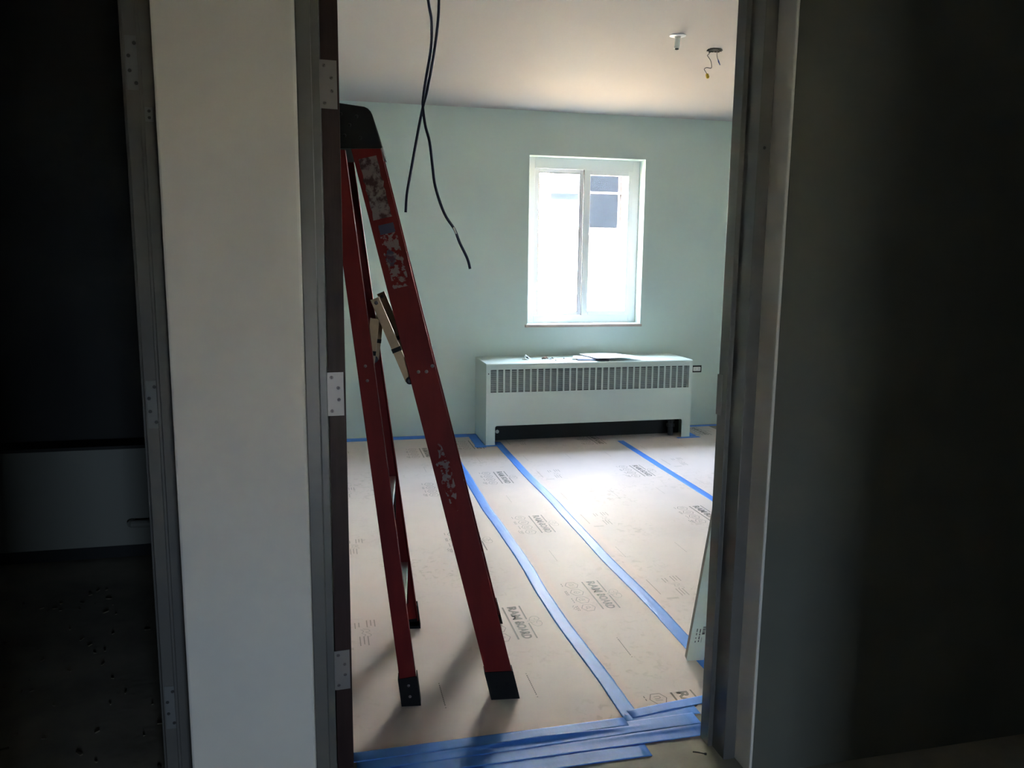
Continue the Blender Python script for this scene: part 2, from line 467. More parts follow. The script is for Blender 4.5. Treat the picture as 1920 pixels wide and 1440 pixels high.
# fixed mullion side / sashes (left sash outside, right sash inside)
xm = 2.150
s1 = rect_frame('sash', WX0 + .080, xm + .03, WZ0 + .062, WZ1 - .085, yf0 + .030, yf0 + .058, .044, .070, .030, .030, M['vinyl'], w)
obj('pane', abox(WX0 + .124, xm - .040, yf0 + .042, yf0 + .046, WZ0 + .092, WZ1 - .115), M['glass'], s1)
rect_frame('gasket', WX0 + .122, xm - .038, WZ0 + .090, WZ1 - .113, yf0 + .028, yf0 + .034, .005, .005, .004, .005, M['gasket'], s1, 0)
for zz in (1.84, 1.185):
    tb = BM(); tube(tb, smooth_path([(WX0 + .112, yf0 + .030, zz - .032), (WX0 + .120, yf0 + .018, zz - .022), (WX0 + .123, yf0 + .016, zz), (WX0 + .120, yf0 + .018, zz + .022), (WX0 + .112, yf0 + .030, zz + .032)], 4), .004, 6)
    obj('latch', tb, M['vinyl'], s1)
s2 = rect_frame('sash', xm - .012, WX1 - .058, WZ0 + .062, WZ1 - .085, yf0 - .004, yf0 + .028, .052, .038, .036, .040, M['vinyl'], w)
obj('pane', abox(xm + .040, WX1 - .096, yf0 + .010, yf0 + .014, WZ0 + .098, WZ1 - .125), M['glass'], s2)
obj('jamb_groove', abox(xm - .016, xm - .012, yf0 - .002, yf0 + .020, WZ0 + .062, WZ1 - .085), M['gasket'], w)
st = BM(); box(st, WX0 - .020, WX1 + .006, YB - .030, YB + .13, WZ0 - .024, WZ0 - .002)
obj('sill', st, M['sill_wood'], w, bevel=.003)

w2 = empty('added_window', (.64, HY - .1, HZ0), 'added unseen window that lights the hall from behind the viewer', 'window')  # added out of view to light the hall and the pier
w2['kind'] = 'structure'
rect_frame('frame', HX0, HX1, HZ0, HZ1, HY - .14, HY - .08, .03, .03, .03, .03, M['vinyl'], w2)
obj('pane', abox(HX0 + .03, HX1 - .03, HY - .112, HY - .108, HZ0 + .03, HZ1 - .03), M['glass'], w2)

# ------------------------------------------------------------------ convector
RX0, RX1, RY, RZ = 1.2121, 2.8994, 5.8896, 0.632
cv = empty('convector', (2.05, 6.1, 0), 'mint enamelled metal convector heater under the window', 'heater')
t = .003
GX0, GX1, GZ0, GZ1 = 1.246, 2.871, .411, .585
# front panel: outline with the foot cut-out, grille opening kept free
bm = BM()
def fpoly(pts): prism(bm, [(x, RY, z) for x, z in pts], (0, .004, 0))
fpoly([(RX0 + .0, GZ0), (RX0, GZ1), (GX0, GZ1), (GX0, GZ0)])
fpoly([(GX1, GZ0), (GX1, GZ1), (RX1, GZ1), (RX1, GZ0)])
fpoly([(RX0, GZ1), (RX0, RZ - .012), (RX1, RZ - .012), (RX1, GZ1)])
cut = [(1.283, 0.0)] + [(x, z) for x, z in arc(1.283 + .016, .152 - .016, .016, 180, 90)] + [(x, z) for x, z in arc(2.827 - .016, .152 - .016, .016, 90, 0)] + [(2.827, 0.0)]
fpoly([(RX0, 0), (RX0, GZ0), (GX0, GZ0), (GX1, GZ0), (RX1, GZ0), (RX1, 0)] + cut[::-1])
obj('front_panel', bm, M['convector'], cv)
# top: slightly rounded front edge
bm = BM()
prof = [(YB - .001, RZ)] + [(RY + .014 - .014 * math.sin(math.radians(a)), RZ - .014 + .014 * math.cos(math.radians(a))) for a in (0, 30, 60, 90)] + [(RY + .004, RZ - .014), (RY + .016, RZ - .004), (YB - .001, RZ - .004)]
prism(bm, [(RX0, y, z) for y, z in prof], (RX1 - RX0, 0, 0))
obj('top_panel', bm, M['convector'], cv)
obj('side_panel', abox(RX0, RX0 + .003, RY + .004, YB - .001, 0, RZ - .006), M['convector'], cv)
obj('side_panel', abox(RX1 - .003, RX1, RY + .004, YB - .001, 0, RZ - .006), M['convector'], cv)
obj('coil_box', abox(RX0 + .02, RX1 - .02, RY + .06, YB - .02, .17, RZ - .03), M['void'], cv)
obj('back_panel', abox(RX0 + .02, RX1 - .02, RY + .17, RY + .18, .0, .168), M['void'], cv)
obj('coil_fins', abox(RX0 + .06, RX1 - .06, RY + .035, RY + .058, GZ0 - .03, GZ1 - .02), M['fins'], cv)
# grille
ncol = 31
pitch = (GX1 - GX0) / ncol
vb = mesh_of('grille_bar', abox(-.0062, .0062, 0, .004, GZ0, GZ1), M['convector'])
for k in range(1, ncol):
    inst('grille_bar', vb, cv, (GX0 + k * pitch, RY, 0))
nl = 19
hb = mesh_of('louver', abox(GX0, GX1, 0, .003, -.0014, .0014), M['convector'])
for k in range(1, nl):
    inst('louver', hb, cv, (0, RY + .0008, GZ0 + (GZ1 - GZ0) * k / nl))
obj('panel_screw', lathe(BM(), [(.005, 0), (.004, .0012)], (RX0 + .018, RY, GZ1 - .03), (0, -1, 0), 10), M['screw_dark'], cv)
# pipes in the open foot space
pp = BM(); tube(pp, [(2.775, RY + .10, .0), (2.775, RY + .10, .05), (2.775, RY + .10, .17)], .022, 12)
obj('pipe', pp, M['fins'], cv)
obj('pipe_collar', lathe(BM(), [(.032, .07), (.034, .075), (.034, .095), (.03, .10)], (2.775, RY + .10, 0), (0, 0, 1), 14), M['fins'], cv)
obj('pipe_collar', lathe(BM(), [(.028, .115), (.03, .12), (.03, .14), (.028, .145)], (2.775, RY + .10, 0), (0, 0, 1), 14), M['fins'], cv)
ov = BM(); lathe(ov, [(.013, 0), (.015, .004), (.011, .010), (.0, .012)], (1.335, RY + .165, .072), (0, -1, .1), 16)
obj('pipe_cap', ov, M['white_plastic'], cv)

# things lying on the convector
def sheet(name, pts, z, th, m, parent, bend=0.0):
    bm = BM()
    n = 8
    (ax, ay), (bx, by), (cx, cy), (dx2, dy2) = pts
    top = []
    for i in range(n + 1):
        row = []
        for j in range(n + 1):
            s, tt = i / n, j / n
            x = (ax * (1 - s) + bx * s) * (1 - tt) + (dx2 * (1 - s) + cx * s) * tt
            y = (ay * (1 - s) + by * s) * (1 - tt) + (dy2 * (1 - s) + cy * s) * tt
            row.append((x, y, z + bend * (math.sin(s * math.pi) * .6 + .4 * s * s) * (0.4 + .6 * tt)))
        top.append(row)
    vt = [[bm.verts.new(p) for p in row] for row in top]
    vb_ = [[bm.verts.new((p[0], p[1], p[2] - th)) for p in row] for row in top]
    for i in range(n):
        for j in range(n):
            bm.faces.new((vt[i][j], vt[i + 1][j], vt[i + 1][j + 1], vt[i][j + 1]))
            bm.faces.new((vb_[i][j], vb_[i][j + 1], vb_[i + 1][j + 1], vb_[i + 1][j]))
    for i in range(n):
        bm.faces.new((vt[i][0], vb_[i][0], vb_[i + 1][0], vt[i + 1][0])); bm.faces.new((vt[i][n], vt[i + 1][n], vb_[i + 1][n], vb_[i][n]))
        bm.faces.new((vt[0][i], vt[0][i + 1], vb_[0][i + 1], vb_[0][i])); bm.faces.new((vt[n][i], vb_[n][i], vb_[n][i + 1], vt[n][i + 1]))
    return obj(name, bm, m, parent)
b = sheet('booklet', [(1.96, RY + .08), (2.20, RY + .03), (2.24, RY + .25), (1.99, RY + .30)], RZ + .0065, .006, M['paper_dark'], None, .002)
tag(b, 'dark covered booklet under loose white papers on the convector', 'booklet')
b = sheet('paper_sheet', [(1.93, RY + .14), (2.29, RY + .025), (2.36, RY + .22), (2.0, RY + .33)], RZ + .0105, .0016, M['paper'], None, .004)
tag(b, 'lower loose white paper on the convector, on the dark booklet', 'paper')
b = sheet('paper_sheet', [(2.10, RY + .02), (2.48, RY + .03), (2.36, RY + .30), (2.05, RY + .33)], RZ + .0235, .0014, M['paper'], None, .008)
tag(b, 'top curled white paper reaching right on the convector', 'paper')
c_ = empty('wire_fitting', (1.565, RY + .22, RZ), 'small white plastic fitting standing on the left of the convector top', 'fitting')
obj('base', lathe(BM(), [(.020, 0), (.020, .006), (.012, .010)], (1.565, RY + .22, RZ), (0, 0, 1), 14), M['white_plastic'], c_)
obj('tube', tube(BM(), [(1.560, RY + .22, RZ + .010), (1.572, RY + .215, RZ + .030), (1.592, RY + .19, RZ + .010)], .010, 10), M['white_plastic'], c_)
obj('slot', obb(BM(), (1.575, RY + .198, RZ + .022), (1.588, RY + .190, RZ + .012), (.006, .004, .006), (0, .012, 0)), M['wire_dark'], c_)
bm = BM(); tube(bm, smooth_path([(1.70, RY + .20, RZ + .007), (1.715, RY + .19, RZ + .012), (1.735, RY + .195, RZ + .014), (1.752, RY + .205, RZ + .006)], 4), [.006] * 4 + [.009] * 5 + [.005] * 4, 8)
tag(obj('rusty_clip', bm, M['brown']), 'small rusty brown clip lying on the convector top', 'clip')
for k, (x, y, lb) in enumerate(((1.775, .20, 'dark screw lying right beside the rusty clip'), (1.80, .25, 'dark screw behind the one beside the rusty clip'), (1.785, .10, 'tiny screw nearest the front edge of the convector top'), (1.885, .21, 'lone tiny screw left of the papers on the convector'))):
    s = empty('screw_loose', (x, RY + y, RZ), lb, 'screw', 'loose screws on the convector')
    a = random.uniform(0, 6)
    d = Vector((math.cos(a), math.sin(a), 0))
    obj('shank', tube(BM(), [(x, RY + y, RZ + .003), tuple(Vector((x, RY + y, RZ + .003)) + d * .018)], .0025, 6), M['wire_dark'], s)
    obj('head', tube(BM(), [tuple(Vector((x, RY + y, RZ + .0045)) - d * .003), (x, RY + y, RZ + .0045)], .0045, 8), M['wire_dark'], s)

# outlet right of the convector
ou = empty('wall_outlet', (3.153, YB, .49), 'bare white outlet without a cover plate beside the convector', 'outlet')
obj('box_hole', abox(3.103, 3.198, YB - .002, YB + .004, .462, .522), M['void'], ou)
bm = BM(); box(bm, 3.118, 3.186, YB - .012, YB - .002, .474, .510)
rc = obj('receptacle', bm, M['white_plastic'], ou, bevel=.004)
for cx in (3.136, 3.168):
    for s_ in (-.004, .005):
        obj('slot', abox(cx - .004, cx + .004, YB - .0128, YB - .0118, .492 + s_ - .001, .492 + s_ + .001), M['wire_dark'], rc)

# ------------------------------------------------------------------ floor boards (kraft rolls) with prints
def flat_poly(bm, pts, z=0): bm.faces.new([bm.verts.new((x, y, z)) for x, y in pts])
def flat_line(bm, p, q, wd, z=0):
    p, q = Vector((*p, 0)), Vector((*q, 0))
    d = (q - p).normalized(); n = Vector((-d.y, d.x, 0)) * wd / 2
    bm.faces.new([bm.verts.new((v.x, v.y, z)) for v in (p - n, q - n, q + n, p + n)])
def flat_ring(bm, pts, wd):
    n = len(pts)
    cx, cy = sum(p[0] for p in pts) / n, sum(p[1] for p in pts) / n
    R = max(math.hypot(p[0] - cx, p[1] - cy) for p in pts)
    k = 1 - wd / R
    o = [bm.verts.new((*p, 0)) for p in pts]
    i_ = [bm.verts.new((cx + (p[0] - cx) * k, cy + (p[1] - cy) * k, 0)) for p in pts]
    for a in range(n):
        bm.faces.new((o[a], o[(a + 1) % n], i_[(a + 1) % n], i_[a]))
def flat_curve(bm, pts, wd, sub=4):
    q = smooth_path([(x, y, 0) for x, y in pts], sub)
    for a, b_ in zip(q[:-1], q[1:]):
        if (b_ - a).length > 1e-5: flat_line(bm, (a.x, a.y), (b_.x, b_.y), wd)
def text_into(bm, body, x0, x1, y0, y1, bold=.02):
    cu = bpy.data.curves.new('lettering', 'FONT')
    cu.body = body
    cu.size = 1.0
    cu.offset = bold
    cu.resolution_u = 3
    o = bpy.data.objects.new('lettering', cu)
    COL.objects.link(o)
    dg = bpy.context.evaluated_depsgraph_get()
    me = bpy.data.meshes.new_from_object(o.evaluated_get(dg))
    xs_ = [v.co.x for v in me.vertices]; ys_ = [v.co.y for v in me.vertices]
    ax, bx, ay, by = min(xs_), max(xs_), min(ys_), max(ys_)
    for v in me.vertices:
        v.co = ((v.co.x - ax) / (bx - ax) * (x1 - x0) + x0, (v.co.y - ay) / (by - ay) * (y1 - y0) + y0, 0)
    bm.from_mesh(me)
    bpy.data.meshes.remove(me); bpy.data.objects.remove(o); bpy.data.curves.remove(cu)

# logo print: local u along the text, v up
bm = BM()
text_into(bm, 'RAM', -.142, -.022, 0, .039, .04)
text_into(bm, 'BOARD', -.002, .142, 0, .039, .04)
flat_line(bm, (-.146, .0535), (-.018, .0535), .006)
flat_line(bm, (.016, .0535), (.146, .0535), .006)
flat_line(bm, (-.143, -.018), (.143, -.018), .007)
for k in range(4):
    cu_, cv_ = -.1165 + k * .0777, -.074
    flat_ring(bm, [(cu_, cv_ + .031), (cu_ - .031, cv_ + .016), (cu_ - .031, cv_ - .016), (cu_, cv_ - .031), (cu_ + .031, cv_ - .016), (cu_ + .031, cv_ + .016)], .0032)
    if k == 0:
        flat_curve(bm, [(cu_ - .012, cv_ - .012), (cu_ - .014, cv_ + .006), (cu_ - .002, cv_ + .008), (cu_ - .002, cv_ - .012)], .0022)
        flat_line(bm, (cu_ + .006, cv_ - .012), (cu_ + .012, cv_ + .012), .0022)
    elif k == 1:
        flat_curve(bm, [(cu_, cv_ + .015), (cu_ - .011, cv_ - .003), (cu_, cv_ - .013), (cu_ + .011, cv_ - .003), (cu_, cv_ + .015)], .0022)
        flat_line(bm, (cu_ - .005, cv_ - .003), (cu_ + .005, cv_ - .003), .002)
    elif k == 2:
        flat_curve(bm, [(cu_ - .014, cv_ - .008), (cu_ - .004, cv_ + .012), (cu_ + .002, cv_ - .006), (cu_ + .013, cv_ + .01)], .0022)
        flat_line(bm, (cu_ - .012, cv_ - .013), (cu_ + .012, cv_ - .013), .0022)
    else:
        flat_ring(bm, [(cu_ - .004 + .010 * math.cos(a * .6283), cv_ + .010 * math.sin(a * .6283)) for a in range(10)], .0022)
        flat_line(bm, (cu_ + .003, cv_ - .006), (cu_ + .014, cv_ - .013), .0022)
    for j in range(3 if k else 2):
        flat_line(bm, (cu_ - .024 + j * .017, -.1165), (cu_ - .012 + j * .017, -.1165), .0035)
    if k in (1, 3):
        for j in range(3):
            flat_line(bm, (cu_ - .020 + j * .015, -.1235), (cu_ - .009 + j * .015, -.1235), .0035)
for j in range(5):
    flat_line(bm, (.086 + j * .009, -.131 - (j % 2) * .005), (.091 + j * .009, -.131 - (j % 2) * .005), .005)
# horned animal head in line art above the words
flat_curve(bm, [(.000, .060), (-.022, .066), (-.038, .080), (-.034, .098), (-.014, .104), (-.004, .094), (-.012, .084), (-.022, .088)], .0018)
flat_curve(bm, [(.004, .064), (.026, .066), (.046, .078), (.046, .096), (.026, .106), (.008, .100), (.010, .088), (.024, .086)], .0018)
flat_curve(bm, [(-.010, .062), (-.004, .074), (.004, .086), (.002, .100), (.012, .108)], .0018)
flat_curve(bm, [(-.006, .058), (.000, .052), (.008, .056), (.014, .068), (.010, .080)], .0018)
logo_me = mesh_of('printed_logo', bm, M['ink'])
# notes print (small paragraphs and a drawing)
bm = BM()
flat_line(bm, (-.085, -.092), (.078, -.092), .0036)
for blk, (u, v0, n, L) in enumerate(((-.10, .028, 3, .060), (-.085, -.018, 2, .050), (.035, -.004, 3, .075))):
    for j in range(n):
        flat_line(bm, (u, v0 - j * -.015), (u + L - (j % 2) * .01, v0 - j * -.015), .004)
flat_curve(bm, [(-.03, .01), (-.02, .03), (-.005, .035), (.0, .02), (.012, .03), (.03, .04), (.04, .03)], .002)
flat_curve(bm, [(-.025, .0), (-.008, .012), (.01, .005), (.022, .018), (.036, .012)], .002)
for u in (.118, .122, .127, .131):
    flat_line(bm, (u, -.085), (u + .002, -.030), .0018)
notes_me = mesh_of('printed_notes', bm, M['ink_pale'])
bm = BM()
flat_poly(bm, [(-.078, .003), (-.072, 0), (-.078, -.003)]); flat_poly(bm, [(.078, .003), (.072, 0), (.078, -.003)])
for j in range(12):
    flat_line(bm, (-.066 + j * .011, 0), (-.058 + j * .011, 0), .0034)
line_me = mesh_of('printed_line', bm, M['ink'])
bm = BM()
for j in range(9):
    flat_line(bm, (-.072 + j * .016, 0), (-.060 + j * .016, 0), .0026)
line_far_me = mesh_of('printed_line_faint', bm, M['ink_pale'])

def board(x0, x1, y0, y1, z0, label, xr_edge, ram_y, skip=()):
    bm = BM()
    nx, ny = 5, 22
    vt = [[bm.verts.new((x0 + (x1 - x0) * i / nx, y0 + (y1 - y0) * j / ny, z0 + .0011 + .0004 * noise.noise((i * .7 + x0, j * .6, z0)))) for j in range(ny + 1)] for i in range(nx + 1)]
    vb_ = [[bm.verts.new((x0 + (x1 - x0) * i / nx, y0 + (y1 - y0) * j / ny, z0)) for j in range(ny + 1)] for i in range(nx + 1)]
    for i in range(nx):
        for j in range(ny):
            bm.faces.new((vt[i][j], vt[i + 1][j], vt[i + 1][j + 1], vt[i][j + 1]))
            bm.faces.new((vb_[i][j], vb_[i][j + 1], vb_[i + 1][j + 1], vb_[i + 1][j]))
    for i in range(nx):
        bm.faces.new((vt[i][0], vb_[i][0], vb_[i + 1][0], vt[i + 1][0])); bm.faces.new((vt[i][ny], vt[i + 1][ny], vb_[i + 1][ny], vb_[i][ny]))
    for j in range(ny):
        bm.faces.new((vt[0][j], vt[0][j + 1], vb_[0][j + 1], vb_[0][j])); bm.faces.new((vt[nx][j], vb_[nx][j], vb_[nx][j + 1], vt[nx][j + 1]))
    root = empty('floor_board', ((x0 + x1) / 2, (y0 + y1) / 2, 0), label, 'floor board', 'kraft board rolls covering the floor')
    obj('sheet', bm, M['kraft'], root)
    zt = z0 + .0021
    R90 = (0, 0, -math.pi / 2)
    y = ram_y
    while y < y1 + .2:
        xx = xr_edge - .191
        if x0 < xx - .10 and y - .16 > y0 - .06 and y + .15 < y1 + .06:
            inst('printed_logo', logo_me, root, (xx, y, zt), R90)
        xx = xr_edge - .79
        if x0 + .12 < xx and y - .15 > y0 and y + .12 < y1:
            inst('printed_notes', notes_me, root, (xx, y + .04, zt), R90)
        for off in (.245, .55, .87):
            xx = xr_edge - off
            yy = y + .475
            if x0 + .03 < xx < x1 - .02 and yy < y1 - .1:
                inst('printed_line', line_me if yy < 3.0 else line_far_me, root, (xx, yy, zt), R90)
            if y == ram_y and x0 + .03 < xx < x1 - .02 and yy - .945 > y0 + .1:
                inst('printed_line', line_me, root, (xx, yy - .945, zt), R90)
        y += .945
    return root

bm = BM()
bm.from_mesh(logo_me)
bmesh.ops.bisect_plane(bm, geom=bm.verts[:] + bm.edges[:] + bm.faces[:], plane_co=(-.045, 0, 0), plane_no=(1, 0, 0), clear_outer=True)
logo_cut_me = mesh_of('printed_logo_end', bm, M['ink'])

bA = board(-0.053, 0.912, 2.150, 6.315, .0016, 'kraft board sheet under the red ladder', .912, 2.918)
bB = board(0.80, 1.319, 2.165, 6.315, .0002, 'narrow kraft board strip between the two nearest blue tape lines', 1.319, 3.107 - .945)
inst('printed_logo', logo_cut_me, bB, (1.128, 2.162, .0023), (0, 0, -math.pi / 2))
bC = board(1.321, 2.285, 2.165, 6.315, .0002, 'kraft board sheet in front of the convector, between middle and far tape lines', 2.285, 4.035 - .945)
bD = board(2.287, 3.252, 2.165, 6.315, .0002, 'kraft board sheet at the far right, beyond the last blue tape line', 3.252, 4.18 - .945)

# blue tape: ribbons with a profile across
def tape(path, width, zfun, label, m=None, nc=7, seed=0.0, wob=.003, wrinkle=.0008, group='blue masking tape strips'):
    P = [Vector((*p, 0)) for p in path]
    # resample
    L = [0]
    for a, b_ in zip(P[:-1], P[1:]): L.append(L[-1] + (b_ - a).length)
    n = max(8, int(L[-1] / .03))
    pts = []
    for i in range(n + 1):
        s = L[-1] * i / n
        k = max(j for j in range(len(L)) if L[j] <= s + 1e-9)
        k = min(k, len(P) - 2)
        tt = (s - L[k]) / (L[k + 1] - L[k])
        pts.append(P[k].lerp(P[k + 1], tt))
    bm = BM()
    rows, low = [], []
    for i, p in enumerate(pts):
        d = (pts[min(i + 1, n)] - pts[max(i - 1, 0)]).normalized()
        nrm = Vector((d.y, -d.x, 0))
        s = L[-1] * i / n
        w1 = wob * noise.noise((s * 2.0, seed, 0)); w2 = .0018 * noise.noise((s * 22, seed, 3)); w3 = .0018 * noise.noise((s * 22, seed, 9))
        row, lrow = [], []
        for j in range(nc + 1):
            t_ = j / nc - .5
            off = t_ * width + w1 + (w2 if j == 0 else w3 if j == nc else 0)
            q = p + nrm * off
            z = zfun(q, t_) + wrinkle * (noise.noise((s * 9, t_ * 3 + seed, 5)) + .6)
            row.append(bm.verts.new((q.x, q.y, z))); lrow.append(bm.verts.new((q.x, q.y, z - .0004)))
        rows.append(row); low.append(lrow)
    for i in range(n):
        for j in range(nc):
            bm.faces.new((rows[i][j], rows[i][j + 1], rows[i + 1][j + 1], rows[i + 1][j]))
            bm.faces.new((low[i][j], low[i + 1][j], low[i + 1][j + 1], low[i][j + 1]))
        bm.faces.new((rows[i][0], rows[i + 1][0], low[i + 1][0], low[i][0])); bm.faces.new((rows[i][nc], low[i][nc], low[i + 1][nc], rows[i + 1][nc]))
    for r_, l_ in ((rows[0], low[0]), (rows[-1], low[-1])):
        for j in range(nc): bm.faces.new((r_[j], l_[j], l_[j + 1], r_[j + 1]))
    return obj('masking_tape', bm, m or M['tape'], None, label, 'tape', group, smooth=True)

def zA(q, t_):   # overlaps the upper left sheet, drops to the lower one at the right
    return .0033 if q.x < .910 else (.0022 if q.x > .922 else .0029)
def zB(q, t_):
    return .0018 + .0012 * math.exp(-((q.x - 1.320) / .004) ** 2)
def zC(q, t_):
    return .0018 + .0010 * math.exp(-((q.x - 2.286) / .004) ** 2)
tape([(.926, 2.175), (.915, 2.6), (.905, 3.2), (.916, 3.7), (.905, 4.4), (.917, 5.2), (.913, 6.10)], .056, zA, 'blue tape line running past the foot of the red ladder', seed=1.0, wob=.008)
tape([(1.318, 2.24), (1.325, 2.9), (1.316, 3.6), (1.322, 4.4), (1.316, 5.2), (1.320, 6.0)], .056, zB, 'middle blue tape line running to the left foot of the convector', seed=2.0, wob=.006)
tape([(2.288, 2.24), (2.284, 3.4), (2.280, 4.4), (2.285, 5.0), (2.290, 5.86)], .052, zC, 'blue tape line at the right running under the convector', seed=3.0)
flat = lambda z: (lambda q, t_: z)
tape([(.0, 6.262), (.45, 6.258), (1.14, 6.262)], .11, flat(.0035), 'wide dark blue tape along the foot of the back wall', seed=4.0)
tape([(1.175, 6.30), (1.172, 6.05), (1.168, 5.83)], .075, flat(.0046), 'blue tape patch beside the left side of the convector', seed=5.0)
tape([(1.12, 5.868), (1.335, 5.868)], .040, flat(.0052), 'short blue tape in front of the left convector foot', seed=5.5)
tape([(2.78, 5.868), (2.98, 5.872)], .040, flat(.0024), 'short blue tape in front of the right convector foot', seed=6.0)
tape([(2.94, 5.90), (2.95, 6.30)], .060, flat(.0034), 'blue tape patch beside the right side of the convector', seed=6.5)
tape([(2.98, 6.27), (3.70, 6.275)], .055, flat(.0030), 'blue tape at the back wall right of the convector', seed=6.8)
# threshold tapes
def zth(base, amp=0.0, x0=.6, y0=2.12):
    def f(q, t_):
        z = base
        if amp: z += amp * math.exp(-((q.y - y0) / .008) ** 2) * math.exp(-((q.x - x0) / .22) ** 2)
        return z + .0006 * noise.noise((q.x * 3, q.y * 60, base * 900))
    return f
tape([(.005, 2.035), (.45, 2.031), (.913, 2.027)], .062, zth(.0016), 'front blue tape strip of the threshold, ending short of the right jamb', seed=7.0, nc=10, wrinkle=.0004)
tape([(.03, 2.087), (.5, 2.087), (1.125, 2.087)], .062, zth(.0028, .004, 1.02, 2.10), 'second blue tape strip of the threshold from the hall', seed=8.0, nc=10, wrinkle=.0004)
tape([(.07, 2.135), (.5, 2.136), (.86, 2.142), (1.127, 2.146)], .062, zth(.0040, .010, .62, 2.142), 'wrinkled blue tape strip in the middle of the threshold', seed=9.0, nc=12, wrinkle=.0005)
tape([(.90, 2.186), (1.15, 2.196)], .058, zth(.0036), 'short blue tape fill at the right end of the threshold', seed=9.5, nc=8, wrinkle=.0004)
tape([(.062, 2.168), (.5, 2.170), (.90, 2.172)], .046, zth(.0060), 'bright blue tape strip sealing the ladder sheet at the threshold', seed=10.0, nc=8, wrinkle=.0003)
tape([(.925, 2.208), (1.08, 2.226), (1.26, 2.246)], .044, zth(.0052), 'bright blue tape strip sealing the narrow sheet at the right jamb', seed=11.0, nc=8, wrinkle=.0003)

# ------------------------------------------------------------------ red step ladder, leaning on the open door
lad = empty('step_ladder', (.44, 2.69, 0), 'red fibreglass step ladder with black top cap leaning half folded on the open door', 'ladder')
EY = Vector((.12, .9928, 0)); EX = Vector((.9928, -.12, 0)); EZ = Vector((0, 0, 1))
def hw(z): return .29 - .065 * z
def Fc(z): return Vector((.597 - .246 * z, 2.673, z))
def Rc(z): return Vector((.291 - .120 * z, 2.698, z))
ZB, ZT = .008, 1.77
def channel(name, cfun, sgn, width, depth, tw, z0, z1):
    """U channel: web on the outside (sgn*EY), flanges towards the ladder's middle"""
    bm = BM()
    a = cfun(z0) + EY * sgn * hw(z0); b_ = cfun(z1) + EY * sgn * hw(z1)
    ax = (b_ - a).normalized()
    wv = (EX - ax * EX.dot(ax)).normalized()
    dv = -EY * sgn
    pr = [(-width / 2, 0), (width / 2, 0), (width / 2, depth), (width / 2 - tw, depth), (width / 2 - tw, tw), (-width / 2 + tw, tw), (-width / 2 + tw, depth), (-width / 2, depth)]
    def ring(c): return [bm.verts.new(c + wv * u + dv * v_) for u, v_ in pr]
    ra, rb = ring(a), ring(b_)
    for i in range(8):
        bm.faces.new((ra[i], ra[(i + 1) % 8], rb[(i + 1) % 8], rb[i]))
    for r_ in (ra, rb):
        bm.faces.new((r_[0], r_[1], r_[4], r_[5])); bm.faces.new((r_[1], r_[2], r_[3], r_[4])); bm.faces.new((r_[0], r_[5], r_[6], r_[7]))
    return obj(name, bm, M['red'], lad, bevel=.0012), wv, ax
